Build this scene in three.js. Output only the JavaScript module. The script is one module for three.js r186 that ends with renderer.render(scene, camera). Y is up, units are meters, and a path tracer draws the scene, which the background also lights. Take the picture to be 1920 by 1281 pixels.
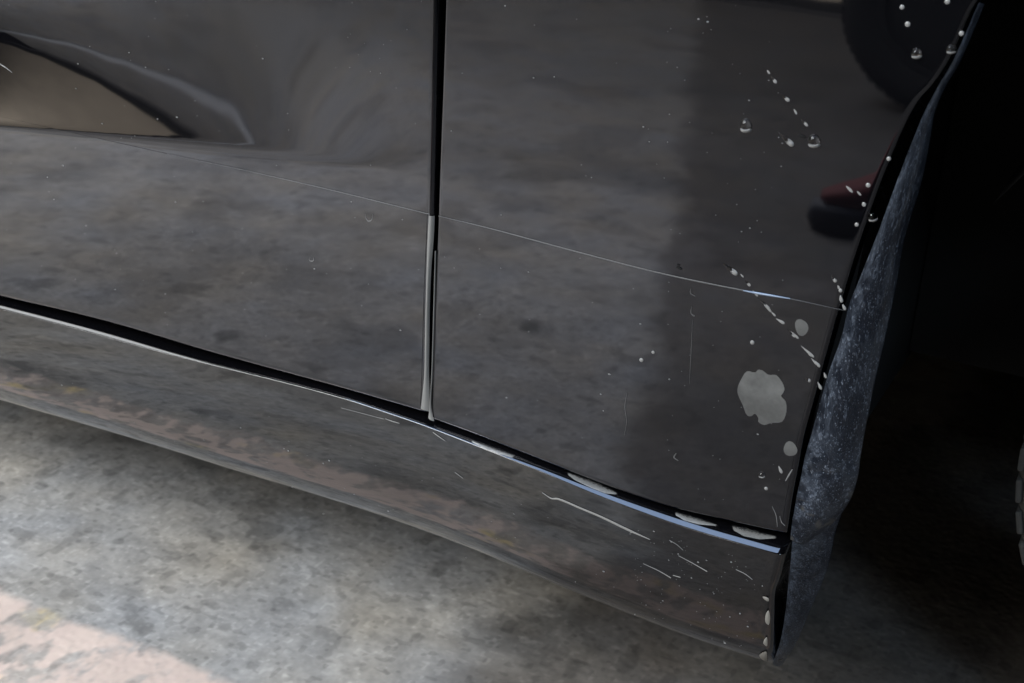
import * as THREE from 'three';
import { RectAreaLightUniformsLib } from 'three/addons/lights/RectAreaLightUniformsLib.js';
import { RoundedBoxGeometry } from 'three/addons/geometries/RoundedBoxGeometry.js';
import { mergeGeometries } from 'three/addons/utils/BufferGeometryUtils.js';

// ---------------------------------------------------------------- camera
const scene = new THREE.Scene();
scene.background = new THREE.Color(0x000000);
const W = 1920, H = 1281, F = 2667, R = Math.PI / 180;
const EYE = new THREE.Vector3(0.564, 0.93, 1.0);
const pitch = 24 * R, yaw = 26 * R, roll = 3.2 * R;
const FW = new THREE.Vector3(-Math.sin(yaw) * Math.cos(pitch), -Math.sin(pitch), -Math.cos(yaw) * Math.cos(pitch));
const r0 = new THREE.Vector3().crossVectors(FW, new THREE.Vector3(0, 1, 0)).normalize();
const u0 = new THREE.Vector3().crossVectors(r0, FW);
const RT = r0.clone().multiplyScalar(Math.cos(roll)).addScaledVector(u0, Math.sin(roll));
const UP = u0.clone().multiplyScalar(Math.cos(roll)).addScaledVector(r0, -Math.sin(roll));
const camera = new THREE.PerspectiveCamera(2 * Math.atan(640.5 / F) / R, W / H, 0.05, 40);
camera.position.copy(EYE); camera.up.copy(UP); camera.lookAt(EYE.clone().add(FW));
camera.focus = 1.22; camera.userData.fStop = 10;

const renderer = new THREE.WebGLRenderer({ antialias: true });
renderer.setSize(1024, 683);
renderer.toneMapping = THREE.LinearToneMapping;
renderer.toneMappingExposure = 1.0;
renderer.shadowMap.enabled = true;
RectAreaLightUniformsLib.init();

// ---------------------------------------------------------------- lamps (workshop ceiling panels and added fill panels, all outside the frame)
function numbered(name) { numbered.n ??= {}; const k = numbered.n[name] ??= 0; numbered.n[name]++; return k ? `${name}_${String(k).padStart(3, '0')}` : name; }
function tag(o, label, category, group) { o.userData.label = label; o.userData.category = category; if (group) o.userData.group = group; return o; }
function mesh(name, geo, mat, parent = scene) {
  const m = new THREE.Mesh(geo, mat); m.name = parent === scene ? numbered(name) : name;
  m.castShadow = m.receiveShadow = true; parent.add(m); return m;
}
function ceilingPanel([x, y, z], w, d, color, intensity, label) {
  const g = new THREE.Group(); g.name = numbered('ceiling_light'); g.position.set(x, y, z); scene.add(g);
  tag(g, label, 'ceiling light');
  const body = new THREE.MeshStandardMaterial({ color: 0xd0d0d0, roughness: 0.5 });
  const h = mesh('housing', new RoundedBoxGeometry(w + 0.06, 0.05, d + 0.06, 2, 0.01), body, g); h.position.y = 0.03;
  const glow = mesh('diffuser', new THREE.BoxGeometry(w, 0.006, d), new THREE.MeshStandardMaterial({ color: 0xffffff, emissive: color, emissiveIntensity: intensity * 0.15, roughness: 0.6 }), g);
  glow.position.y = 0.001;
  const L = new THREE.RectAreaLight(color, intensity, w, d);
  L.position.y = -0.006; L.rotation.x = -Math.PI / 2; g.add(L);
  return g;
}
const white = new THREE.Color().setRGB(0.95, 0.98, 1.0), blue = new THREE.Color().setRGB(0.42, 0.62, 1.0), pale = new THREE.Color().setRGB(0.62, 0.8, 1.0);
ceilingPanel([-2.0, 2.5, 2.8], 2.4, 2.8, white, 16.5, 'large white ceiling light panel above the floor beside the black car');
ceilingPanel([-5.0, 1.9, 4.1], 1.8, 0.5, white, 24, 'white wash panel added out of view to brighten the tan wall');  // added wash light, brightens the wall for its mirror image in the door
ceilingPanel([-0.5, 2.6, 0.95], 1.8, 0.7, blue, 2.5, 'bluish ceiling light panel above the flank of the car');
ceilingPanel([-2.9, 2.5, 0.62], 1.8, 0.7, white, 2.4, 'dim white panel added out of view to mirror in the sill shoulder');  // added panel, only there to be mirrored along the left of the sill
ceilingPanel([2.3, 2.5, 1.9], 0.9, 0.9, pale, 13, 'square bluish panel added out of view as window light on the arch lip');  // added source standing in for cool window light on the arch lip

// ---------------------------------------------------------------- noise
function hash(ix, iy, s) { let h = (ix * 374761393 + iy * 668265263 + s * 974634737) | 0; h = Math.imul(h ^ (h >>> 13), 1274126177); h ^= h >>> 16; return (h >>> 0) / 4294967295; }
function vn(x, y, s = 0) {
  const ix = Math.floor(x), iy = Math.floor(y); let fx = x - ix, fy = y - iy;
  fx = fx * fx * (3 - 2 * fx); fy = fy * fy * (3 - 2 * fy);
  const a = hash(ix, iy, s), b = hash(ix + 1, iy, s), c = hash(ix, iy + 1, s), d = hash(ix + 1, iy + 1, s);
  return a + (b - a) * fx + (c - a) * fy + (a - b - c + d) * fx * fy;
}
function fbm(x, y, s, o = 4) { let v = 0, a = 0.5, t = 0; for (let i = 0; i < o; i++) { v += a * vn(x, y, s + i * 17); t += a; a *= 0.55; x = x * 2.03 + 5.1; y = y * 2.03 + 1.7; } return v / t; }
let seed = 12345; const rnd = () => { seed = (seed * 1664525 + 1013904223) >>> 0; return seed / 4294967296; };
const clamp = (x, a = 0, b = 1) => Math.min(b, Math.max(a, x)), ss = (a, b, x) => { const t = clamp((x - a) / (b - a)); return t * t * (3 - 2 * t); }, lerp = (a, b, t) => a + (b - a) * t;
const sr = v => v <= 0.0031308 ? 12.92 * v : 1.055 * Math.pow(v, 1 / 2.4) - 0.055;
function texture(n, m, fn, srgb = true) {
  const d = new Uint8Array(n * m * 4);
  for (let j = 0; j < m; j++) for (let i = 0; i < n; i++) {
    const c = fn((i + 0.5) / n, (j + 0.5) / m), k = (j * n + i) * 4;
    for (let q = 0; q < 3; q++) d[k + q] = 255 * clamp(srgb ? sr(c[q]) : c[q]);
    d[k + 3] = c.length > 3 ? 255 * clamp(c[3]) : 255;
  }
  const t = new THREE.DataTexture(d, n, m); t.magFilter = THREE.LinearFilter; t.minFilter = THREE.LinearFilter;
  t.wrapS = t.wrapT = THREE.ClampToEdgeWrapping; if (srgb) t.colorSpace = THREE.SRGBColorSpace; t.needsUpdate = true; return t;
}

// ---------------------------------------------------------------- floor: aged worn concrete, a worn pinkish painted stripe beside the car, shade painted in by the wheel and further out
const stains = [[-0.36, 0.95, 0.022], [-0.9, 0.75, 0.03], [-0.72, 0.62, 0.02], [-1.1, 0.62, 0.028], [-0.35, 0.5, 0.018], [-0.15, 0.44, 0.016], [-0.2, 0.52, 0.014], [-0.62, 0.5, 0.016]];
function concrete(x, z) {
  const big = fbm(x * 2.1 + 3, z * 2.1, 3, 3), mid = fbm(x * 11, z * 11, 11, 4), fine = fbm(x * 75, z * 75, 21, 3), grit = vn(x * 330, z * 330, 5);
  const hue = fbm(x * 8 + 40, z * 8, 51, 3);
  let v = 0.30 * (0.68 + 0.24 * big + 0.38 * mid) * (0.74 + 0.52 * fine) * (0.94 + 0.12 * grit);
  const dark = ss(0.56, 0.68, fbm(x * 5.3 + 9, z * 5.3 + 2, 71, 4)) * ss(0.3, 0.6, fine + 0.15);
  v *= 1 - (z > 0.3 ? 0.26 : 0.42) * dark;
  const pit = ss(0.74, 0.84, vn(x * 130, z * 130, 91)); v *= 1 - 0.22 * pit;
  const blot = ss(0.70, 0.80, 0.75 * vn(x * 42 + 3, z * 42, 95) + 0.25 * fine); v *= 1 - 0.30 * blot;
  const light = ss(0.76, 0.88, vn(x * 170 + 7, z * 170, 93)); v *= 1 + 0.2 * light;
  let c = [v * (1.055 + 0.16 * (hue - 0.5)), v * (1.0), v * (0.925 - 0.24 * (hue - 0.5))];
  for (const [sx, sz, r] of stains) { const d = Math.hypot((x - sx), (z - sz) * 0.8) / r + 0.6 * (fine - 0.5); const k = 1 - 0.4 * ss(1.25, 0.6, d); c = c.map(q => q * k); }
  const rag = 0.5 * (mid - 0.5) + 0.5 * (big - 0.5) + 0.2 * (fine - 0.5), farShade = 1 - 0.50 * ss(1.40, 1.75, z + rag) - 0.27 * ss(2.0, 3.1, z + 1.2 * rag); c = c.map(q => q * farShade);   // light falling off further out, put into the concrete colour with ragged edges
  if (z > 0 && z < 0.3) {                                               // worn paint stripe
    const e = 0.03 * (fbm(x * 14, z * 14, 31, 4) - 0.5) + 0.012 * (fine - 0.5);
    const ins = ss(-0.010, 0.008, z + e * 0.6 - 0.053) * ss(0.012, -0.012, z + e * 2 - 0.19);
    const worn = ss(0.46 - 0.9 * Math.max(0, z - 0.09), 0.68 - 0.9 * Math.max(0, z - 0.09), fbm(x * 60 + 3, z * 40, 35, 3) * 0.65 + 0.35 * fbm(x * 9, z * 9, 36, 2));
    const k = ins * (1 - 0.8 * worn), y = fbm(x * 16, z * 16, 37, 3), tone = 0.8 + 0.4 * mid;
    const pnk = [0.58 * tone, (0.478 - 0.02 * y) * tone, (0.415 - 0.16 * ss(0.55, 0.8, y)) * tone];
    c = c.map((q, i) => lerp(q, pnk[i], k));
  }
  // shade by the wheel, painted into the floor colour
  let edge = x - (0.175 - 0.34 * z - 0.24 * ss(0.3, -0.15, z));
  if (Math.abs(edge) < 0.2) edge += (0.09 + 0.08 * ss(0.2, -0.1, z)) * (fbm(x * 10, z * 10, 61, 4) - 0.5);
  const soft = 1.5 + 1.5 * ss(0.2, -0.1, z), wheelShade = ss(-0.018 * soft, 0.028 * soft, edge + 0.03 * (fine - 0.5));
  return c.map((q, i) => q * (1 - wheelShade * (0.86 + 0.3 * mid) * [0.61, 0.63, 0.64][i]));
}
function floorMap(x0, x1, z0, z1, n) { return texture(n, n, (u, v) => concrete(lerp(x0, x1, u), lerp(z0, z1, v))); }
function slabGeo(x0, x1, z0, z1, X0, X1, Z0, Z1) {      // uv in the window X0..Z1 of the map
  const g = new THREE.PlaneGeometry(x1 - x0, z1 - z0); g.rotateX(-Math.PI / 2); g.translate((x0 + x1) / 2, 0, (z0 + z1) / 2);
  const p = g.attributes.position, uv = g.attributes.uv;
  for (let i = 0; i < p.count; i++) uv.setXY(i, (p.getX(i) - X0) / (X1 - X0), (p.getZ(i) - Z0) / (Z1 - Z0));
  return g;
}
const floor = new THREE.Group(); floor.name = 'floor'; floor.userData = { kind: 'structure', label: 'worn mottled grey concrete workshop floor with a faded pink painted stripe' }; scene.add(floor);
const nearBox = [-1.15, 0.9, -1.0, 1.05], farBox = [-6, 4, -3.4, 6.6];
const bumpTex = texture(1024, 1024, (u, v) => { const q = 0.5 * fbm(u * 60, v * 60, 5, 4) + 0.5 * vn(u * 350, v * 350, 8); return [q, q, q]; }, false);
bumpTex.wrapS = bumpTex.wrapT = THREE.RepeatWrapping;
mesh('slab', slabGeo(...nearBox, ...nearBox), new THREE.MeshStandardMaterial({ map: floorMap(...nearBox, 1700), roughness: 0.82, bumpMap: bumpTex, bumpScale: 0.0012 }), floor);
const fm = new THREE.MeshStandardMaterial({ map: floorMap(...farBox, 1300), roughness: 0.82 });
const [a0, a1, b0, b1] = nearBox, [A0, A1, B0, B1] = farBox;
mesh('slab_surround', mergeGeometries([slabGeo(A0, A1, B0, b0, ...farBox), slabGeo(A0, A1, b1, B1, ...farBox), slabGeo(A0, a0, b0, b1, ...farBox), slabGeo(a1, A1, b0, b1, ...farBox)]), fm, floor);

// tan wall across the workshop (mirrored in the door's flared flank)
{
  const wall = new THREE.Group(); wall.name = 'wall'; wall.position.set(-2, 0, 4.7); scene.add(wall);
  wall.userData = { kind: 'structure', label: 'tan plastered workshop wall with dark skirting facing the car' };
  const t = texture(512, 256, (u, v) => { const n = 0.85 + 0.3 * fbm(u * 30, v * 12, 4, 4); return [0.52 * n, 0.43 * n, 0.32 * n]; });
  const w = mesh('plaster', new THREE.BoxGeometry(10, 1.5, 0.1), new THREE.MeshStandardMaterial({ map: t, roughness: 0.8 }), wall); w.position.set(-1, 0.75, 0.06);
  const s = mesh('skirting', new THREE.BoxGeometry(10, 0.05, 0.02), new THREE.MeshStandardMaterial({ color: 0x1b1a1a, roughness: 0.6 }), wall); s.position.set(-1, 0.025, -0.003);
  const st = mesh('floor_line', new THREE.BoxGeometry(4.6, 0.004, 0.15), new THREE.MeshStandardMaterial({ color: 0x707275, roughness: 0.7 }), wall); st.position.set(-3.0, 0.002, -1.0);
  const db = mesh('floor_border', new THREE.BoxGeometry(11, 0.005, 0.07), new THREE.MeshStandardMaterial({ color: 0x2a2828, roughness: 0.7 }), wall); db.position.set(-1, 0.0025, -0.06);
}

// ---------------------------------------------------------------- body side: z = S(x, y), the car faces +x, its flank faces +z
const yc = x => 0.531 + 0.09 * (x + 0.5);                               // height of the soft crease low on the door
const flare = x => { const k = 0.132 / Math.max(0.40, 1 + 2.5 * (x + 0.29)); return k * ss(0, 0.2, -0.02 - x); };
function S(x, y) {
  const d = y - yc(x), a = flare(x), h = 0.124, w = 0.010;                // above the crease the door flares out; just below it stands upright again
  const t = Math.min(Math.abs(d), d > 0 ? h : w);
  let z = d > 0 ? -a * (t - t * t / (2 * h)) : a * (t - t * t / (2 * w));
  const q = y - 0.47; z -= 0.022 * q * q;
  z -= 0.05 * Math.pow(Math.max(0, 0.42 - y), 2);
  z += 5e-5 * (vn(x * 22, y * 22, 2) + 0.5 * vn(x * 47, y * 47, 3));
  return z;
}
function ray(px, py) { return FW.clone().addScaledVector(RT, (px - 960) / F).addScaledVector(UP, -(py - 640.5) / F); }
function onZ(px, py, zf) {                                              // point of the ray where z = zf(x, y)
  const d = ray(px, py), P = new THREE.Vector3(); let z = 0;
  for (let i = 0; i < 12; i++) { P.copy(EYE).addScaledVector(d, (z - EYE.z) / d.z); z = typeof zf === 'number' ? zf : zf(P.x, P.y); }
  return P;
}
const onS = (px, py, off = 0) => onZ(px, py, (x, y) => S(x, y) + off);
function curve(pts, key, val, zf = (x, y) => S(x, y)) {                 // a traced edge as y(x) or x(y): Catmull-Rom, straight beyond its ends
  const P = pts.map(p => p.isVector3 ? p : onZ(p[0], p[1], zf)).sort((a, b) => a[key] - b[key]);
  const k = P.map(p => p[key]), v = P.map(p => p[val]), n = P.length;
  const m = k.map((_, i) => i === 0 ? (v[1] - v[0]) / (k[1] - k[0]) : i === n - 1 ? (v[n - 1] - v[n - 2]) / (k[n - 1] - k[n - 2]) : (v[i + 1] - v[i - 1]) / (k[i + 1] - k[i - 1]));
  return t => {
    if (t <= k[0]) return v[0] + m[0] * (t - k[0]);
    if (t >= k[n - 1]) return v[n - 1] + m[n - 1] * (t - k[n - 1]);
    let i = 0; while (t > k[i + 1]) i++;
    const h = k[i + 1] - k[i], s = (t - k[i]) / h, s2 = s * s, s3 = s2 * s;
    return (2 * s3 - 3 * s2 + 1) * v[i] + (s3 - 2 * s2 + s) * h * m[i] + (-2 * s3 + 3 * s2) * v[i + 1] + (s3 - s2) * h * m[i + 1];
  };
}
const doorEdge = curve([[821, 0], [817, 200], [812.5, 403], [805.5, 570], [802, 700], [799, 768]], 'y', 'x');
const fenderEdge = curve([[834.5, 0], [829.5, 150], [825, 270], [820.5, 403], [814, 570], [810, 700], [808, 787]], 'y', 'x');
const doorBottom = curve([[0, 557], [200, 605], [400, 664], [640, 730], [799, 776]], 'x', 'y');
const fenderBottom = curve([[808, 787], [880, 813], [970, 848], [1156, 920], [1260, 954], [1370, 980], [1474, 1003]], 'x', 'y');
const archPix = [[1833, 0], [1780, 110], [1747, 160], [1721, 190], [1694, 240], [1660, 320], [1640, 372], [1606, 470], [1570, 587], [1555, 640], [1540, 694], [1526, 747], [1507, 815], [1493, 887], [1483, 940], [1474, 1000]];
const archEdge = curve([...archPix, new THREE.Vector3(0.455, 0.86, 0), new THREE.Vector3(0.55, 0.955, 0)], 'y', 'x');

// materials ------------------------------------------------------
const lin = (r, g, b) => new THREE.Color().setRGB(r, g, b);
const paint = new THREE.MeshPhysicalMaterial({ color: lin(0.0025, 0.0025, 0.0032), roughness: 0.03, ior: 1.66, specularColor: lin(0.86, 0.86, 1.0), clearcoat: 1, clearcoatRoughness: 0.01 });
const sillPaint = paint.clone(); sillPaint.ior = 1.85; sillPaint.specularColor = lin(0.97, 0.96, 0.97);                 // the sill is filmed all over
const film = new THREE.MeshPhysicalMaterial({ color: lin(0.004, 0.004, 0.0042), roughness: 0.03, ior: 1.69, specularColor: lin(0.86, 0.86, 1.0), clearcoat: 1, clearcoatRoughness: 0.012 });   // clear film read together with the black paint under it
const milky = new THREE.MeshPhysicalMaterial({ color: lin(0.20, 0.20, 0.195), roughness: 0.4, clearcoat: 0.4, clearcoatRoughness: 0.2 });
const silver = new THREE.MeshPhysicalMaterial({ roughness: 0.4, clearcoat: 0.3, clearcoatRoughness: 0.2, transparent: true, map: texture(128, 32, (u, v) => {   // lifted film: thins into grains towards its top
  const n = fbm(u * 30, v * 10, 15, 4), k = 0.10 + 0.13 * n; return [k, k, k * 0.98, ss(0.95, 0.30, v + 0.7 * (n - 0.5)) * ss(0, 0.06, u) * ss(1, 0.94, u)]; }) });
const driedSpot = new THREE.MeshPhysicalMaterial({ roughness: 0.5, clearcoat: 0.8, clearcoatRoughness: 0.05, map: texture(256, 256, (u, v) => {       // mineral film, patchy
  const n = fbm(u * 5, v * 5, 77, 4), f = fbm(u * 40, v * 40, 78, 2), k = 0.055 + 0.11 * n * n + 0.02 * f; return [k, k * 1.01, k * 0.99]; }) });
const blackPlastic = new THREE.MeshStandardMaterial({ color: lin(0.004, 0.004, 0.004), roughness: 0.95 });

function grid(nu, nv, fn) {                                             // indexed grid, front side faces +z for u right, v up
  const pos = [], uv = [], idx = [];
  for (let j = 0; j <= nv; j++) for (let i = 0; i <= nu; i++) { const p = fn(i, j); pos.push(p[0], p[1], p[2]); uv.push(p[3] ?? i / nu, p[4] ?? j / nv); }
  for (let j = 0; j < nv; j++) for (let i = 0; i < nu; i++) { const a = j * (nu + 1) + i, b = a + 1, c = a + nu + 1, d = c + 1; idx.push(a, b, d, a, d, c); }
  const g = new THREE.BufferGeometry(); g.setAttribute('position', new THREE.Float32BufferAttribute(pos, 3)); g.setAttribute('uv', new THREE.Float32BufferAttribute(uv, 2)); g.setIndex(idx); g.computeVertexNormals(); return g;
}
// offsets of a hemmed edge: [outward, back] from the start of the rounding
function hem(r, depth) { const o = []; for (let k = 1; k <= 6; k++) { const a = k / 6 * Math.PI / 2; o.push([r * Math.sin(a), r * (1 - Math.cos(a))]); } o.push([r, r + depth * 0.4], [r, r + depth]); return o; }
function panel({ left, right, bottom, top, nu, nv, hl, hr, hb }) {
  const L = hl ? hem(hl[0], hl[1]).reverse() : [], Rr = hr ? hem(hr[0], hr[1]) : [], Bb = hb ? hem(hb[0], hb[1]).reverse() : [];
  const rl = hl ? hl[0] : 0, rr = hr ? hr[0] : 0, rb = hb ? hb[0] : 0;
  return grid(nu + L.length + Rr.length, nv + Bb.length, (i, j) => {
    const iu = i - L.length, jv = j - Bb.length, u = clamp(iu / nu), v = clamp(jv / nv);
    let yg = lerp(0.34, top, v), xg = lerp(left(yg), right(yg), u);
    let y = lerp(bottom(xg) + rb, top, v), x = lerp(left(y) + rl, right(y) - rr, u);
    y = lerp(bottom(x) + rb, top, v); x = lerp(left(y) + rl, right(y) - rr, u);
    const z = S(x, y); let dz = 0;
    if (iu < 0) { x -= L[i][0]; dz += L[i][1]; }
    if (iu > nu) { const o = Rr[iu - nu - 1]; x += o[0]; dz += o[1]; }
    if (jv < 0) { y -= Bb[j][0]; dz += Bb[j][1]; }
    return [x, y, z - dz];
  });
}
const car = new THREE.Group(); car.name = 'car'; scene.add(car);
tag(car, 'glossy black car seen low along its door, front fender, sill and wheel arch', 'car');
const door = mesh('door', panel({ left: () => -1.15, right: doorEdge, bottom: doorBottom, top: 1.0, nu: 360, nv: 200, hr: [0.0045, 0.02], hb: [0.004, 0.02] }), paint, car);
const fender = mesh('fender', panel({ left: fenderEdge, right: archEdge, bottom: fenderBottom, top: 0.96, nu: 150, nv: 200, hl: [0.0025, 0.02], hr: [0.003, 0.02], hb: [0.004, 0.02] }), paint, car);

// sill -----------------------------------------------------------
const sillZ = x => (x < 0.0 ? S(x, doorBottom(x) + 0.01) : S(x, fenderBottom(x) + 0.01)) + lerp(0.001, 0.004, ss(-0.1, 0.1, x));
const sillTop = curve([[0, 575], [150, 614], [300, 656], [400, 682], [520, 711], [640, 743], [720, 769], [804, 798], [1000, 873], [1135, 927], [1286, 980], [1463, 1031]], 'x', 'y', (x, y) => sillZ(x));
const sillBot = curve([[0, 762], [313, 854], [427, 891], [640, 957], [880, 1041], [1053, 1114], [1187, 1167], [1280, 1203], [1413, 1247], [1440, 1254]], 'x', 'y', (x, y) => sillZ(x) - 0.03);
const sillEnd = curve([[1470, 1024], [1455, 1084], [1446, 1110], [1442, 1154], [1438, 1221]], 'y', 'x', (x, y) => sillZ(x) - 0.004);
const prof = (() => {                                                   // unit profile: [down 0..1, out (fraction of height)] for the outer face; slope turns under towards the bottom
  const n = 90, P = []; let y = 0, z = 0; const pts = [];
  for (let i = 0; i <= n; i++) {
    const w = i / n, phi = (lerp(-1, -11, ss(0, 0.62, w)) - 66 * Math.pow(clamp((w - 0.56) / 0.44), 1.6)) * R;
    pts.push([y, z]); y += Math.cos(phi); z += Math.sin(phi);
  }
  return pts.map(([a, b]) => [a / pts[n][0], b / pts[n][0]]);
})();
const sillFn = x => {
  const r = lerp(0.0055, 0.010, ss(-0.05, 0.28, x)), zs = sillZ(x), yt = sillTop(x), yb = sillBot(x), Hh = yt - yb, rows = [];
  // shoulder: small rounding, a soft chamfer of width wf, small rounding down to the face
  const wf = 0.0024 * ss(-0.24, -0.38, x) + 0.0009 + 0.0046 * ss(0.02, 0.26, x), th = lerp(51, 50, ss(-0.4, 0.1, x)), ang = [];
  for (let k = 0; k < 5; k++) ang.push([lerp(78, th + 5, k / 4), r * 0.45 / 5]);
  for (let k = 0; k < 5; k++) ang.push([lerp(th + 4, th - 4, k / 4), wf / 5]);
  for (let k = 0; k < 5; k++) ang.push([lerp(th - 8, 2, k / 4), r * 0.07 / 5]);
  const sh = [[0, 0]]; for (const [a, l] of ang) { const q = sh[sh.length - 1]; sh.push([q[0] - l * Math.cos(a * R), q[1] + l * Math.sin(a * R)]); }
  const [ey, ez] = sh[sh.length - 1], fy = yt - r * 0.35 - wf * 0.35;
  for (let k = 0; k <= 3; k++) rows.push([fy - ey + 0.014 * (1 - k / 4) , zs - ez - 0.045 * (1 - k / 4)]);   // top of the sill, running in under the door
  for (const q of sh) rows.push([fy + q[0] - ey, zs + q[1] - ez]);
  for (let k = 1; k < prof.length; k++) rows.push([fy - prof[k][0] * (fy - yb), zs + prof[k][1] * Hh]);
  const last = rows[rows.length - 1]; for (let k = 1; k <= 4; k++) rows.push([last[0] + 0.002 * k * (k - 1.6), last[1] - 0.012 * k]);
  return rows;
};
const nRows = sillFn(0).length;
const sillPoint = (x, j) => { const q = sillFn(x)[j]; return [x, q[0], q[1]]; };
const endX = []; for (let j = 0; j < nRows; j++) endX.push(sillEnd(clamp(sillFn(0.33)[j][0], 0.19, 0.34)));
const NU = 220, endHem = hem(0.007, 0.035);
const sill = mesh('sill', grid(NU + endHem.length, nRows - 1, (i, jj) => {
  const j = nRows - 1 - jj, xe = endX[j] - 0.004;
  if (i <= NU) { const x = lerp(-1.15, xe, i / NU); return sillPoint(x, j); }
  const o = endHem[i - NU - 1], p = sillPoint(xe, j); const c = sillPoint(xe, 40);
  return [xe + o[0], p[1], p[2] - o[1]];
}), sillPaint, car);

// wheel-arch lips: dusty, scuffed return flanges facing the wheel -------------
const dirtTex = texture(512, 2048, (u, v) => {
  const a = fbm(u * 13 + v * 16, v * 48, 7, 4), st = fbm(u * 50 + v * 60, v * 210, 9, 3), sp = vn(u * 90 + v * 110, v * 380, 3), big = fbm(u * 4, v * 16, 13, 3);
  let k = 0.10 * ss(0.45, 0.7, big) + 0.42 * ss(0.5, 0.75, a) * ss(0.42, 0.62, st) + 1.15 * ss(0.72, 0.9, sp) * ss(0.46, 0.6, st);
  const edge = ss(0.30, 0.05, u + 0.22 * (a - 0.5)) * (0.35 + 0.5 * st); k = clamp(k + 0.5 * edge * ss(0.3, 0.6, a));  // paler left ridge: the edge highlight is put into the dust colour
  const mud = ss(0.6, 0.72, fbm(u * 3.4 + 1, v * 24, 23, 3)) * ss(0.3, 0.1, v);
  let c = [lerp(0.013, 0.36, k), lerp(0.021, 0.41, k), lerp(0.038, 0.50, k)];
  return [lerp(c[0], 0.16, mud), lerp(c[1], 0.15, mud), lerp(c[2], 0.14, mud)];
});
const dirtBump = texture(512, 1024, (u, v) => { const q = 0.5 * fbm(u * 13 + v * 16, v * 48, 7, 4) + 0.5 * fbm(u * 50 + v * 60, v * 210, 9, 3); return [q, q, q]; }, false);
const dusty = new THREE.MeshPhysicalMaterial({ map: dirtTex, roughness: 0.36, bumpMap: dirtBump, bumpScale: 0.0012, clearcoat: 0.7, clearcoatRoughness: 0.22 });
function lip(leftPix, rightPix, zl, zr, n, bulge) {
  const A = new THREE.CatmullRomCurve3(leftPix.map(p => onZ(p[0], p[1], zl))), Bc = new THREE.CatmullRomCurve3(rightPix.map(p => onZ(p[0], p[1], zr)));
  const m = 28;
  return grid(m + 8, n, (i, j) => {
    const t = 1 - j / n, a = A.getPoint(t), b = Bc.getPoint(t), u = Math.min(1, i / m);
    const p = a.clone().lerp(b, u); const bl = bulge * Math.sin(u * Math.PI) ;
    p.z += bl; p.x += bl * 0.6;
    p.x += 0.0009 * (fbm(u * 5, t * 30, 41, 3) - 0.5) * Math.sin(Math.PI * u); 
    if (i > m) { const k = (i - m) / 8; p.z -= 0.10 * k * k + 0.02 * k; p.x -= 0.05 * k * k + 0.004 * k; }
    return [p.x, p.y, p.z, Math.min(0.999, (i / (m + 8))), 1 - t];
  });
}
const lipL = [[1836, 4], [1788, 112], [1757, 166], [1736, 205], [1712, 262], [1680, 345], [1645, 440], [1613, 520], [1593, 570], [1577, 634], [1557, 690], [1540, 747], [1520, 820], [1510, 854], [1503, 890], [1495, 925], [1490, 955], [1485, 982], [1482, 1012]];
const lipR = [[1842, 4], [1797, 112], [1768, 166], [1754, 205], [1744, 262], [1727, 345], [1697, 444], [1680, 537], [1667, 600], [1655, 655], [1643, 704], [1632, 760], [1620, 820], [1614, 855], [1609, 893], [1597, 932], [1577, 965], [1552, 990], [1527, 1010]];
const archLip = mesh('wheel_arch_lip', lip(lipL, lipR, -0.010, -0.055, 220, 0.006), dusty, car);
archLip.userData.label = 'dusty scuffed blue-black return flange of the wheel arch';
const capL = [[1493, 965], [1486, 1012], [1483, 1050], [1479, 1090], [1472, 1154], [1462, 1207], [1448, 1246]];
const capR = [[1580, 958], [1566, 1000], [1556, 1050], [1543, 1090], [1515, 1154], [1493, 1207], [1466, 1248]];
const cap = mesh('sill_end_cap', lip(capL, capR, -0.014, -0.075, 80, 0.002), dusty, car);
cap.userData.label = 'dusty blue-black end cap closing the sill at the wheel arch';

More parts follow.
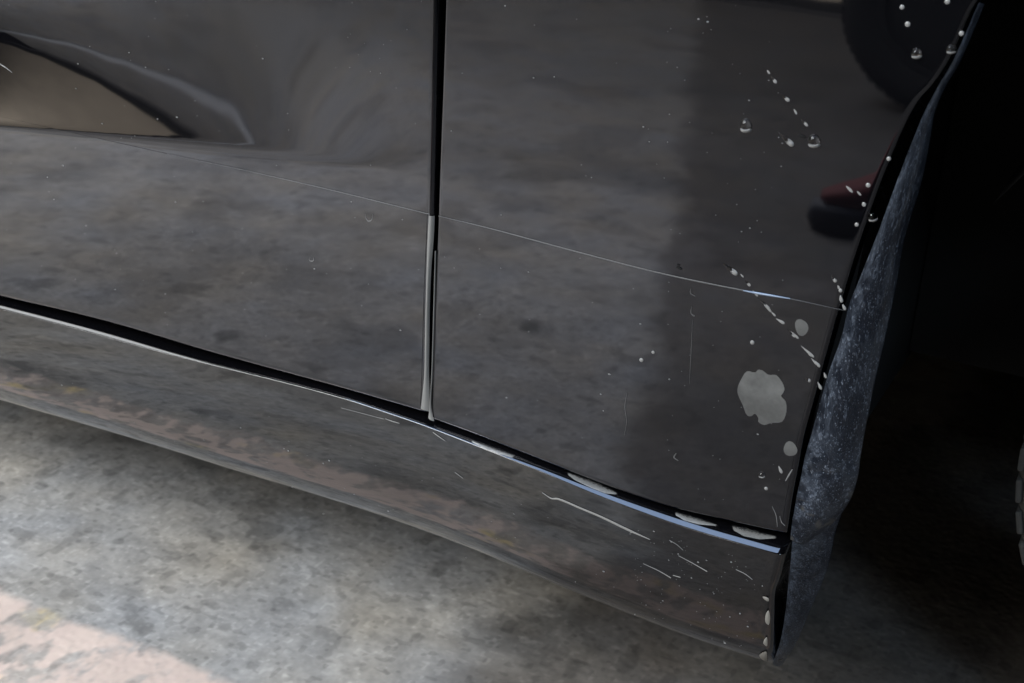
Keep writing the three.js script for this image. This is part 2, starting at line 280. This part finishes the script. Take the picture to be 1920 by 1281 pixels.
// wheel well, wheel, underbody -----------------------------------
const wheelX = 0.806, wheelR = 0.33;
{
  const pts = []; for (let k = 0; k <= 24; k++) { const a = lerp(150, -14, k / 24) * R; pts.push([0.835 + 0.47 * Math.cos(a), 0.36 + 0.47 * Math.sin(a)]); }
  const g = grid(24, 6, (i, j) => [pts[i][0], pts[i][1], lerp(-0.12, -0.62, j / 6)]);
  mesh('wheel_arch_liner', g, blackPlastic, car);
  const dark = new THREE.MeshStandardMaterial({ color: lin(0.01, 0.01, 0.01), roughness: 0.9 });
  const sh = [];
  const bx = (x0, x1, y0, y1, z0, z1) => { const b = new THREE.BoxGeometry(x1 - x0, y1 - y0, z1 - z0); b.translate((x0 + x1) / 2, (y0 + y1) / 2, (z0 + z1) / 2); sh.push(b); };
  bx(-2.6, 0.30, 0.225, 1.3, -1.75, -0.075); bx(0.302, 1.31, 0.84, 1.3, -1.75, -0.075); bx(1.312, 1.7, 0.24, 1.3, -1.75, -0.02); bx(0.302, 1.31, 0.24, 0.838, -1.12, -0.64); bx(0.302, 1.31, 0.84,1.3,-0.073,-0.03);
  mesh('body_shell', mergeGeometries(sh), dark, car);
  // wheels (the one at the right edge of the picture and its fellow across the axle)
  const rubber = new THREE.MeshStandardMaterial({ color: lin(0.12, 0.118, 0.112), roughness: 0.85, bumpMap: bumpTex, bumpScale: 0.0008 });
  const alloy = new THREE.MeshStandardMaterial({ color: lin(0.2, 0.2, 0.21), roughness: 0.35, metalness: 0.9 });
  const prof = [[0.215, -0.1], [0.24, -0.112], [0.285, -0.115], [0.312, -0.108], [0.326, -0.092], [0.3295, -0.08], [0.33, -0.062], [0.322, -0.0615], [0.322, -0.0505], [0.33, -0.05], [0.331, -0.012], [0.323, -0.0115], [0.323, 0.0115], [0.331, 0.012], [0.33, 0.05], [0.322, 0.0505], [0.322, 0.0615], [0.33, 0.062], [0.3295, 0.08], [0.326, 0.092], [0.312, 0.108], [0.285, 0.115], [0.24, 0.112], [0.215, 0.1]];
  const tyreGeo = new THREE.LatheGeometry(prof.map(p => new THREE.Vector2(p[0], p[1])), 120); tyreGeo.rotateX(Math.PI / 2);
  const blocks = []; for (let k = 0; k < 62; k++) { const b = new RoundedBoxGeometry(0.024, 0.006, 0.034, 1, 0.002); b.translate(0, 0.3264, 0.084); b.rotateZ(k / 62 * Math.PI * 2); blocks.push(b); const c = new RoundedBoxGeometry(0.024, 0.006, 0.034, 1, 0.002); c.translate(0, 0.3264, -0.084); c.rotateZ((k + 0.5) / 62 * Math.PI * 2); blocks.push(c); }
  const treadGeo = mergeGeometries(blocks);
  const rim = () => { const parts = [new THREE.LatheGeometry([[0.2, -0.1], [0.222, -0.103], [0.222, -0.095], [0.205, -0.08], [0.2, 0.0], [0.205, 0.08], [0.222, 0.095], [0.222, 0.103], [0.2, 0.1]].map(p => new THREE.Vector2(...p)), 64)];
    parts[0].rotateX(Math.PI / 2);
    for (let k = 0; k < 5; k++) { const b = new RoundedBoxGeometry(0.045, 0.2, 0.03, 2, 0.008); b.translate(0, 0.105, 0.06); b.rotateZ(k / 5 * Math.PI * 2); parts.push(b); }
    const hub = new THREE.CylinderGeometry(0.045, 0.05, 0.04, 24); hub.rotateX(Math.PI / 2); hub.translate(0, 0, 0.06); parts.push(hub.toNonIndexed()); parts[0] = parts[0].toNonIndexed(); return mergeGeometries(parts); };
  const rimGeo = rim();
  const oldRubber = new THREE.MeshStandardMaterial({ color: lin(0.009, 0.009, 0.009), roughness: 0.9 });
  const makeWheel = (parent, rb = rubber, al = alloy) => { const t = mesh('tyre', tyreGeo, rb, parent); mesh('rim', rimGeo, al, parent); const b = mesh('tread', treadGeo, rb, parent); b.userData.kind = 'stuff'; return parent; };
  const w = new THREE.Group(); w.name = 'wheel'; w.position.set(wheelX, wheelR, -0.37); car.add(w); makeWheel(w);
  // another car's wheel stands across the floor; its tyre is mirrored high on the fender
  const s = new THREE.Group(); s.name = numbered('loose_wheel'); s.position.set(-0.10, wheelR + 0.002, 3.12); s.rotation.y = Math.PI; scene.add(s); makeWheel(s, oldRubber, oldRubber);
  const hc = new THREE.LatheGeometry([[0.001, 0.092], [0.08, 0.096], [0.16, 0.094], [0.2, 0.088], [0.214, 0.08]].map(p => new THREE.Vector2(...p)), 48); hc.rotateX(Math.PI / 2); mesh('wheel_cover', hc, oldRubber, s);
  tag(s, 'loose black car tyre on its rim standing upright on the concrete across from the car', 'wheel');
}

// ---------------------------------------------------------------- protective film on the lower door and fender
const filmPts = [[0, 218], [200, 263], [313, 288], [480, 324], [640, 361], [806, 402], [822, 405], [913, 427], [1073, 470], [1207, 505], [1280, 522], [1400, 546], [1480, 560], [1582, 582]];
const filmY = curve(filmPts, 'x', 'y');
function filmSheet(left, right, bottom, nu, nv, off) { return grid(nu, nv, (i, j) => { const u = i / nu, v = j / nv; let x = lerp(left(0.45), right(0.45), u), y = lerp(bottom(x), filmY(x), v); x = lerp(left(y), right(y), u); y = lerp(bottom(x), filmY(x), v); return [x, y, S(x, y) + off]; }); }
const filmD = mesh('protective_film', filmSheet(() => -1.14, y => doorEdge(y) - 0.006, x => doorBottom(x) + 0.0055, 300, 90, 0.0004), film, door);
const filmF = mesh('protective_film', filmSheet(y => fenderEdge(y) + 0.004, y => archEdge(y) - 0.0042, x => fenderBottom(x) + 0.0055, 130, 90, 0.0004), film, fender);
// cut edge of the film: a fine raised bead
function ribbon(pix, widths, off, thick, zf = S) {                      // thin domed strip along traced points; width in metres per point
  const P = pix.map(p => onZ(p[0], p[1], (x, y) => zf(x, y) + off)), C = new THREE.CatmullRomCurve3(P), n = Math.max(8, pix.length * 5);
  return grid(4, n, (i, j) => {
    const t = j / n, p = C.getPoint(t), d = C.getTangent(t), f = t * (widths.length - 1), k = Math.min(widths.length - 2, Math.floor(f)), w = lerp(widths[k], widths[k + 1], f - k);
    const s = (i / 4 - 0.5), nx = d.y, ny = -d.x, l = Math.hypot(nx, ny) || 1;
    const x = p.x + nx / l * s * w, y = p.y + ny / l * s * w;
    return [x, y, p.z + (zf(x, y) - zf(p.x, p.y)) + thick * (1 - 4 * s * s)];
  });
}
const edgeMat = new THREE.MeshPhysicalMaterial({ color: lin(0.06, 0.061, 0.064), roughness: 0.4 });
const iri = new THREE.MeshPhysicalMaterial({ color: lin(0.20, 0.26, 0.36), roughness: 0.3, clearcoat: 1, iridescence: 1, iridescenceIOR: 1.5, iridescenceThicknessRange: [200, 400] });
mesh('film_edge', ribbon(filmPts.slice(2, 6), [0.0002, 0.0007, 0.0008, 0.0008], 0.0004, 0.0003), edgeMat, door);
mesh('film_edge', ribbon(filmPts.slice(6), [0.0006, 0.0009, 0.0011, 0.0012, 0.0012, 0.0012, 0.0008, 0.0004], 0.0004, 0.0003), edgeMat, fender);
mesh('lifted_film_edge', ribbon([[1394, 545], [1420, 550], [1450, 555], [1482, 560]], [0.0008, 0.002, 0.0018, 0.0008], 0.0007, 0.0008), iri, fender);
// film wrapped round the door's edge and the fender's edge
function strip(leftPix, rightPix, zl, zr) { const A = new THREE.CatmullRomCurve3(leftPix.map(p => onS(p[0], p[1], zl))), B2 = new THREE.CatmullRomCurve3(rightPix.map(p => onS(p[0], p[1], zr))); return grid(5, 40, (i, j) => { const t = 1 - j / 40, a = A.getPoint(t), b = B2.getPoint(t), u = i / 5, p = a.lerp(b, u); p.z += 0.0012 * Math.sin(u * Math.PI); return [p.x, p.y, p.z]; }); }
mesh('wrapped_film', strip([[804, 404], [801.5, 450], [800, 500], [798, 570], [796.5, 640], [795.5, 700], [792, 740], [789, 766]], [[815, 405], [813, 450], [809, 500], [806, 570], [805, 640], [804.5, 700], [805.5, 740], [806, 772]], 0.0006, -0.0012), milky, door);
mesh('wrapped_film', strip([[816, 470], [813, 570], [809, 700], [805, 765], [803, 784]], [[818, 470], [815.5, 570], [811.5, 700], [809, 765], [814, 790]], 0.0004, 0.0008), milky, fender);

// silvery lifts of film along the sill's shoulder, tucked under the fender
function sillHit(px, py) {
  const d = ray(px, py), P = new THREE.Vector3();
  for (let z = 0.012; z > -0.07; z -= 0.0003) {
    P.copy(EYE).addScaledVector(d, (z - EYE.z) / d.z);
    const rows = sillFn(P.x); let k = 0; while (k < 18 && rows[k + 1][1] < z) k++;
    if (z < rows[19][1] && P.y <= lerp(rows[k][0], rows[k + 1][0], clamp((z - rows[k][1]) / (rows[k + 1][1] - rows[k][1])))) break;
  }
  P.y += 0.0004; P.z += 0.0003; return P;
}
function blob(poly, zf, thick) {                                        // domed patch over a traced outline
  const C = new THREE.CatmullRomCurve3(poly.map(p => onZ(p[0], p[1], zf)), true), n = Math.max(24, poly.length * 3), c = new THREE.Vector3(); const ring = C.getPoints(n).slice(0, n); ring.forEach(p => c.addScaledVector(p, 1 / n));
  return grid(n, 5, (i, j) => { const k = j / 5, p = ring[(n - i) % n].clone().lerp(c, 1 - (1 - k)); const x = lerp(ring[i % n].x, c.x, k), y = lerp(ring[i % n].y, c.y, k); return [x, y, zf(x, y) + thick * (1 - (1 - k) * (1 - k)), 0.5 + (x - c.x) / 0.08, 0.5 + (y - c.y) / 0.08]; });
}
function lift(topPix, botPix) {
  const n = 26, at = (p, t) => { const f = t * (p.length - 1), k = Math.min(p.length - 2, Math.floor(f)); return [lerp(p[k][0], p[k + 1][0], f - k), lerp(p[k][1], p[k + 1][1], f - k)]; };
  return grid(n, 5, (i, j) => { const t = i / n, a = at(botPix, t), b = at(topPix, t), v = j / 5, w = 0, P = sillHit(lerp(a[0], b[0], v), lerp(a[1], b[1], v) + w); P.y += 0.0004 * Math.sin(v * Math.PI); return [P.x, P.y, P.z]; });
}
for (const [a, b] of [
  [[[1062, 885], [1090, 893], [1120, 904], [1140, 913], [1158, 925]], [[1064, 890], [1078, 901], [1105, 914], [1135, 926], [1159, 928]]],
  [[[883, 825], [900, 830], [930, 841], [970, 855]], [[884, 829], [902, 839], [932, 851], [964, 860]]],
  [[[1264, 959], [1290, 965], [1320, 974], [1346, 985]], [[1266, 966], [1284, 977], [1310, 984], [1346, 987]]],
  [[[1370, 984], [1395, 987], [1425, 996], [1457, 1006]], [[1374, 994], [1395, 1006], [1425, 1012], [1457, 1010]]],
]) mesh('silvery_film_lift', lift(a, b), silver, sill);

// dried water spots and scratches -------------------------------
const Z8 = ([x, y]) => [1340 + x / 4.27, 640 + y / 4.27];
mesh('dried_water_spot', blob([[260, 240], [325, 250], [350, 228], [385, 235], [430, 268], [490, 270], [530, 310], [560, 380], [548, 415], [532, 440], [568, 480], [575, 560], [540, 645], [450, 655], [395, 670], [350, 645], [350, 615], [322, 580], [295, 600], [262, 595], [225, 510], [185, 420], [185, 370], [215, 300]].map(Z8), (x, y) => S(x, y) + 0.0006, 0.0001), driedSpot, fender);
const oval = (cx, cy, a, b, rot) => Array.from({ length: 14 }, (_, k) => { const t = k / 14 * Math.PI * 2, w = 1 + 0.06 * Math.sin(3 * t + cx), u = a * Math.cos(t) * w, v = b * Math.sin(t) * w; return [cx + u * Math.cos(rot) - v * Math.sin(rot), cy + u * Math.sin(rot) + v * Math.cos(rot)]; });
mesh('dried_water_spot', blob(oval(1503, 614, 12, 16, -0.3), (x, y) => S(x, y) + 0.0006, 0.0001), driedSpot, fender);
mesh('dried_water_spot', blob(oval(1482, 842, 12.5, 14, -0.4), (x, y) => S(x, y) + 0.0006, 0.0001), driedSpot, fender);

const sillFace = (x, y) => { const rows = sillFn(x); for (let k = 19; k < rows.length - 5; k++) if (rows[k + 1][0] <= y) { const t = (rows[k][0] - y) / (rows[k][0] - rows[k + 1][0]); return lerp(rows[k][1], rows[k + 1][1], clamp(t)); } return rows[60][1]; };
const scratchMat = new THREE.MeshStandardMaterial({ color: lin(0.23, 0.228, 0.22), roughness: 0.6 });
for (const [pix, w] of [
  [[[1017, 924], [1034, 935], [1046, 936], [1090, 954], [1130, 971], [1180, 995], [1219, 1012]], [0.0006, 0.0014, 0.0022, 0.0020, 0.0022, 0.0024, 0.0006]],
  [[[1272, 1042], [1300, 1057], [1326, 1072]], [0.0004, 0.0007, 0.0010]], [[[1206, 1057], [1236, 1071], [1258, 1084]], [0.0003, 0.0007, 0.0012]], [[[1262, 1079], [1276, 1083]], [0.0006, 0.0009]],
  [[[1380, 1068], [1398, 1077], [1411, 1087]], [0.0004, 0.0008, 0.0005]], [[[853, 886], [860, 891], [868, 897]], [0.0005, 0.0007, 0.0004]], [[[722, 785], [735, 790], [749, 794]], [0.0003, 0.0010, 0.0006]], [[[812, 811], [823, 819], [835, 827]], [0.0009, 0.0010, 0.0004]],
  [[[1255, 1013], [1270, 1022], [1281, 1032]], [0.0003, 0.0004, 0.0003]], [[[640, 765], [720, 786]], [0.0002, 0.0003]],
]) mesh('scratch', ribbon(pix, w, 0.0005, 0.0004, sillFace), scratchMat, sill);
// small marks on door and fender: a scratch, dried rings and runs, bits of grit
const faint = new THREE.MeshStandardMaterial({ color: lin(0.085, 0.085, 0.085), roughness: 0.6 }), ringMat = new THREE.MeshStandardMaterial({ color: lin(0.17, 0.17, 0.17), roughness: 0.6 });
mesh('scratch', ribbon([[-6, 116], [4, 123], [12, 128], [22, 136]], [0.0006, 0.0011, 0.0008, 0.0004], 0.0003, 0.0003), scratchMat, door);
mesh('dried_ring', ribbon([[685, 401], [686, 409], [691, 415], [697, 412], [699, 402]], [0.0003, 0.0005, 0.0010, 0.0006, 0.0003], 0.0006, 0.0002), ringMat, door);
mesh('dried_ring', ribbon([[580, 483], [580, 488], [584, 490], [588, 488], [588, 483]], [0.0003, 0.0005, 0.0009, 0.0006, 0.0003], 0.0006, 0.0002), ringMat, door);
for (const [pix, w] of [[[[1296, 541], [1295, 550], [1304, 556]], [0.0003, 0.0008, 0.0004]], [[[1297, 575], [1296, 588], [1302, 593]], [0.0004, 0.0008, 0.0012]], [[[1176, 738], [1172, 762], [1175, 790], [1171, 816]], [0.0004, 0.0009, 0.0006, 0.0004]], [[[1299, 600], [1296, 660], [1293, 720]], [0.0003, 0.0006, 0.0003]], [[[1448, 950], [1455, 966], [1458, 988]], [0.0004, 0.0006, 0.0004]], [[[1462, 968], [1466, 980], [1472, 986]], [0.0004, 0.0007, 0.0005]], [[[1486, 880], [1480, 890], [1473, 902]], [0.0007, 0.0013, 0.0007]], [[[1268, 850], [1264, 858], [1272, 864]], [0.0006, 0.0014, 0.0006]]]) mesh('dried_run', ribbon(pix, w, 0.0007, 0.0002), pix[0][0] > 1400 ? ringMat : faint, fender);
for (const [px, py, r] of [[1504, 256, 0.0022], [1273, 503, 0.0018], [1272, 497, 0.001]]) { const P = onS(px, py, 0.0006), g = new THREE.IcosahedronGeometry(r, 1); g.scale(1.5, 0.5, 0.3); g.rotateZ(-0.2); g.translate(P.x, P.y, P.z); mesh('grit', g, blackPlastic, fender); }
// flakes of film at the sill's end
for (const poly of [[[1430, 1119], [1441, 1122], [1441, 1128], [1434, 1125]], [[1441, 1145], [1444, 1160], [1441, 1172], [1436, 1168], [1436, 1152]], [[1438, 1195], [1438, 1212], [1432, 1208], [1433, 1200]], [[1437, 1222], [1437, 1246], [1430, 1238], [1424, 1228]]]) mesh('film_flake', blob(poly, (x, y) => sillFace(x, y) + 0.001, 0.0006), new THREE.MeshStandardMaterial({ color: lin(0.22, 0.21, 0.19), roughness: 0.6 }), sill);

// dust specks: fine grit on the panels
const speckMat = new THREE.MeshStandardMaterial({ color: lin(0.20, 0.20, 0.20), roughness: 0.8 });
function specks(n, pick, zf, parent) {
  const parts = []; for (let k = 0; k < n; k++) { const [px, py] = pick(), P = onZ(px, py, (x, y) => zf(x, y) + 0.0005), r = 0.00022 + 0.0006 * Math.pow(rnd(), 5); const g = new THREE.IcosahedronGeometry(r, 0); g.scale(1 + rnd(), 1, 0.5); g.translate(P.x, P.y, P.z); parts.push(g); }
  const m = mesh('dust_specks', mergeGeometries(parts), speckMat, parent); m.userData.kind = 'stuff';
}
specks(90, () => { const x = rnd() * 790; return [x, rnd() * (550 + x * 0.27)]; }, S, door);
specks(110, () => { const x = rnd() < 0.5 ? 830 + rnd() * 600 : 1250 + rnd() * 220; return [x, rnd() * (790 + (x - 830) * 0.3)]; }, S, fender);
specks(150, () => { const x = rnd() < 0.4 ? rnd() * 1400 : 1180 + rnd() * 255; return [x, 600 + x * 0.31 + 15 + rnd() * 170]; }, sillFace, sill);

// ---------------------------------------------------------------- water drops on the fender
const water = new THREE.MeshPhysicalMaterial({ color: 0xffffff, roughness: 0.02, transmission: 1, thickness: 0.003, ior: 1.34 });
const paleGlint = new THREE.MeshPhysicalMaterial({ color: lin(0.25, 0.25, 0.245), roughness: 0.35, clearcoat: 0.6, clearcoatRoughness: 0.1 });  // pale grey standing for the bright light caught in the drops
function drop([ax, ay, bx, by, w], label) {
  if (w < 8) w += 1.2;                             // a: tail, b: heavy end (pixels), w: width in pixels
  const A = onS(ax, ay), B = onS(bx, by), c = A.clone().add(B).multiplyScalar(0.5), ax3 = B.clone().sub(A), len = ax3.length() || 1e-4;
  const m = c.distanceTo(EYE) / F, half = Math.max(len / 2 + w * m * 0.25, w * m / 2), hw = w * m / 2, hgt = Math.min(hw * (w > 12 ? 0.7 : 0.4), 0.004), rat = clamp((half / hw - 1) / 1.2);
  ax3.normalize(); const dir = len < 1e-3 ? new THREE.Vector3(0, -1, 0) : ax3, side = new THREE.Vector3(-dir.y, dir.x, 0).normalize();
  const n = 24, rings = 8, base = onS((ax + bx) / 2, (ay + by) / 2);
  if (base.y < filmY(base.x) + 0.006) base.z += 0.0006;                 // lies on the film, not on bare paint
  const zb = base.z - S(base.x, base.y);
  const dome = (hl, hw, hgt, off, cut, rat) => grid(n, rings + 1, (i, j) => {
    const th = i / n * Math.PI * 2, k = Math.min(1, j / rings), rho = Math.cos(k * Math.PI / 2); let al = Math.cos(th) * rho, sd = Math.sin(th) * rho;
    if (cut && al < 0) al *= 0.12 + 0.75 * sd * sd;                     // hollow upper rim: a crescent
    const tp = lerp(1, 0.62 + 0.38 * Math.sin(al * 1.4), rat);
    const x = dir.x * (hl * al + off) + side.x * hw * sd * tp, y = dir.y * (hl * al + off) + side.y * hw * sd * tp;
    const lift = j > rings ? 0 : Math.sin(k * Math.PI / 2) * hgt * lerp(1, 0.55 + 0.45 * al, rat);
    return [x, y, S(base.x + x, base.y + y) + zb - base.z + lift - 0.0002 + (j === 0 ? -0.0003 : 0)];
  });
  const solid = w <= 8 || (w <= 10 && len < 4 * m);                                   // specks are all painted glint
  const d = mesh('water_drop', dome(half, hw, hgt, 0, false, rat), solid ? paleGlint : water); d.position.copy(base);
  if (!solid) mesh('glint', dome(half * (rat > 0.3 ? 0.6 : 0.5), hw * 0.93, hgt * 1.04, half * (rat > 0.3 ? 0.36 : 0.46), true, rat * 0.8), paleGlint, d);  // bright lower crescent of a lit drop, modelled as a pale patch
  return tag(d, label, 'water drop', 'water drops on the fender');
}
const bead = 'plump clear water bead on the black fender above the film line', small = 'tiny whitish water speck on the black fender near the wheel arch', stray = 'tiny whitish water speck in the middle of the filmed lower fender', streak = 'slim slanting water streak on the black fender beside the arch';
for (const d of [[1399, 228, 1399, 244, 24], [1527, 258, 1527, 272, 25], [1719, 95, 1719, 106, 20], [1784, 88, 1784, 97, 18], [1636, 404, 1637, 411, 18]]) drop(d, bead);
for (const d of [[1460, 248, 1486, 272, 15], [1443, 139, 1455, 155, 9], [1461, 173, 1479, 189, 10], [1497, 219, 1514, 236, 7], [1583, 345, 1598, 360, 8], [1356, 494, 1381, 514, 14], [1395, 522, 1406, 536, 7], [1422, 559, 1443, 579, 7], [1457, 598, 1470, 606, 8], [1478, 618, 1491, 631, 7], [1503, 649, 1526, 669, 6], [1530, 678, 1537, 687, 6], [1557, 514, 1567, 528, 10], [1534, 717, 1540, 729, 6], [1461, 875, 1466, 886, 8], [1432, 569, 1446, 584, 5], [1446, 584, 1454, 592, 4], [1484, 622, 1497, 634, 5], [1514, 660, 1522, 667, 5], [1522, 672, 1533, 684, 5], [1385, 510, 1394, 520, 4], [1412, 545, 1421, 555, 4], [1546, 700, 1549, 708, 5], [1571, 535, 1574, 542, 5], [1581, 572, 1585, 580, 6], [1604, 355, 1614, 366, 5], [1436, 128, 1443, 138, 5], [1486, 200, 1494, 214, 5]]) drop(d, streak);
for (const d of [[1691, 12, 1692, 15, 9], [1702, 44, 1702, 47, 10], [1776, 2, 1777, 4, 10], [1803, 62, 1803, 64, 9], [1666, 297, 1667, 299, 7], [1628, 346, 1628, 349, 9], [1619, 381, 1621, 386, 8], [1606, 420, 1607, 423, 8], [1576, 543, 1576, 547, 6], [1576, 556, 1578, 566, 8], [1411, 641, 1411, 643, 7], [1510, 710, 1519, 714, 7], [1437, 915, 1437, 917, 6], [1429, 888, 1429, 893, 13]]) drop(d, small);
for (const d of [[1203, 674, 1203, 676, 8], [1225, 660, 1225, 661, 5]]) drop(d, stray);

// ---------------------------------------------------------------- red sports shoe left on the floor in front of the car (mirrored beside the arch)
{
  const g = new THREE.Group(); g.name = numbered('sports_shoe'); g.position.set(0.03, 0, 1.84); g.rotation.y = -0.35; g.scale.setScalar(1.15); scene.add(g);
  tag(g, 'red sports shoe with a dark navy sole on the concrete facing the fender', 'shoe');
  const loft = (rows) => grid(24, rows.length - 1, (i, j) => { const [x, y0, y1, w] = rows[j], a = i / 24 * Math.PI * 2, c = Math.cos(a), s = Math.sin(a), e = 0.7; return [x, lerp(y0, y1, 0.5 + 0.5 * Math.sign(s) * Math.pow(Math.abs(s), e)), w * Math.sign(c) * Math.pow(Math.abs(c), e)]; });
  mesh('upper', loft([[-0.13, 0.06, 0.062, 0.002], [-0.125, 0.05, 0.075, 0.026], [-0.09, 0.048, 0.092, 0.04], [-0.04, 0.048, 0.115, 0.044], [0.02, 0.048, 0.15, 0.042], [0.07, 0.048, 0.17, 0.038], [0.12, 0.048, 0.17, 0.034], [0.14, 0.055, 0.16, 0.02], [0.142, 0.10, 0.11, 0.002]]), new THREE.MeshStandardMaterial({ color: lin(0.085, 0.006, 0.008), roughness: 0.8 }), g);
  mesh('sole', loft([[-0.145, 0.02, 0.03, 0.002], [-0.14, 0.004, 0.055, 0.03], [-0.1, 0.001, 0.06, 0.048], [-0.03, 0.001, 0.058, 0.046], [0.05, 0.001, 0.06, 0.043], [0.12, 0.001, 0.064, 0.04], [0.15, 0.004, 0.06, 0.026], [0.155, 0.025, 0.035, 0.002]]), new THREE.MeshStandardMaterial({ color: lin(0.012, 0.015, 0.024), roughness: 0.7 }), g);
}

scene.traverse(o => { if (o.isMesh) o.castShadow = o.receiveShadow = true; });
renderer.render(scene, camera);
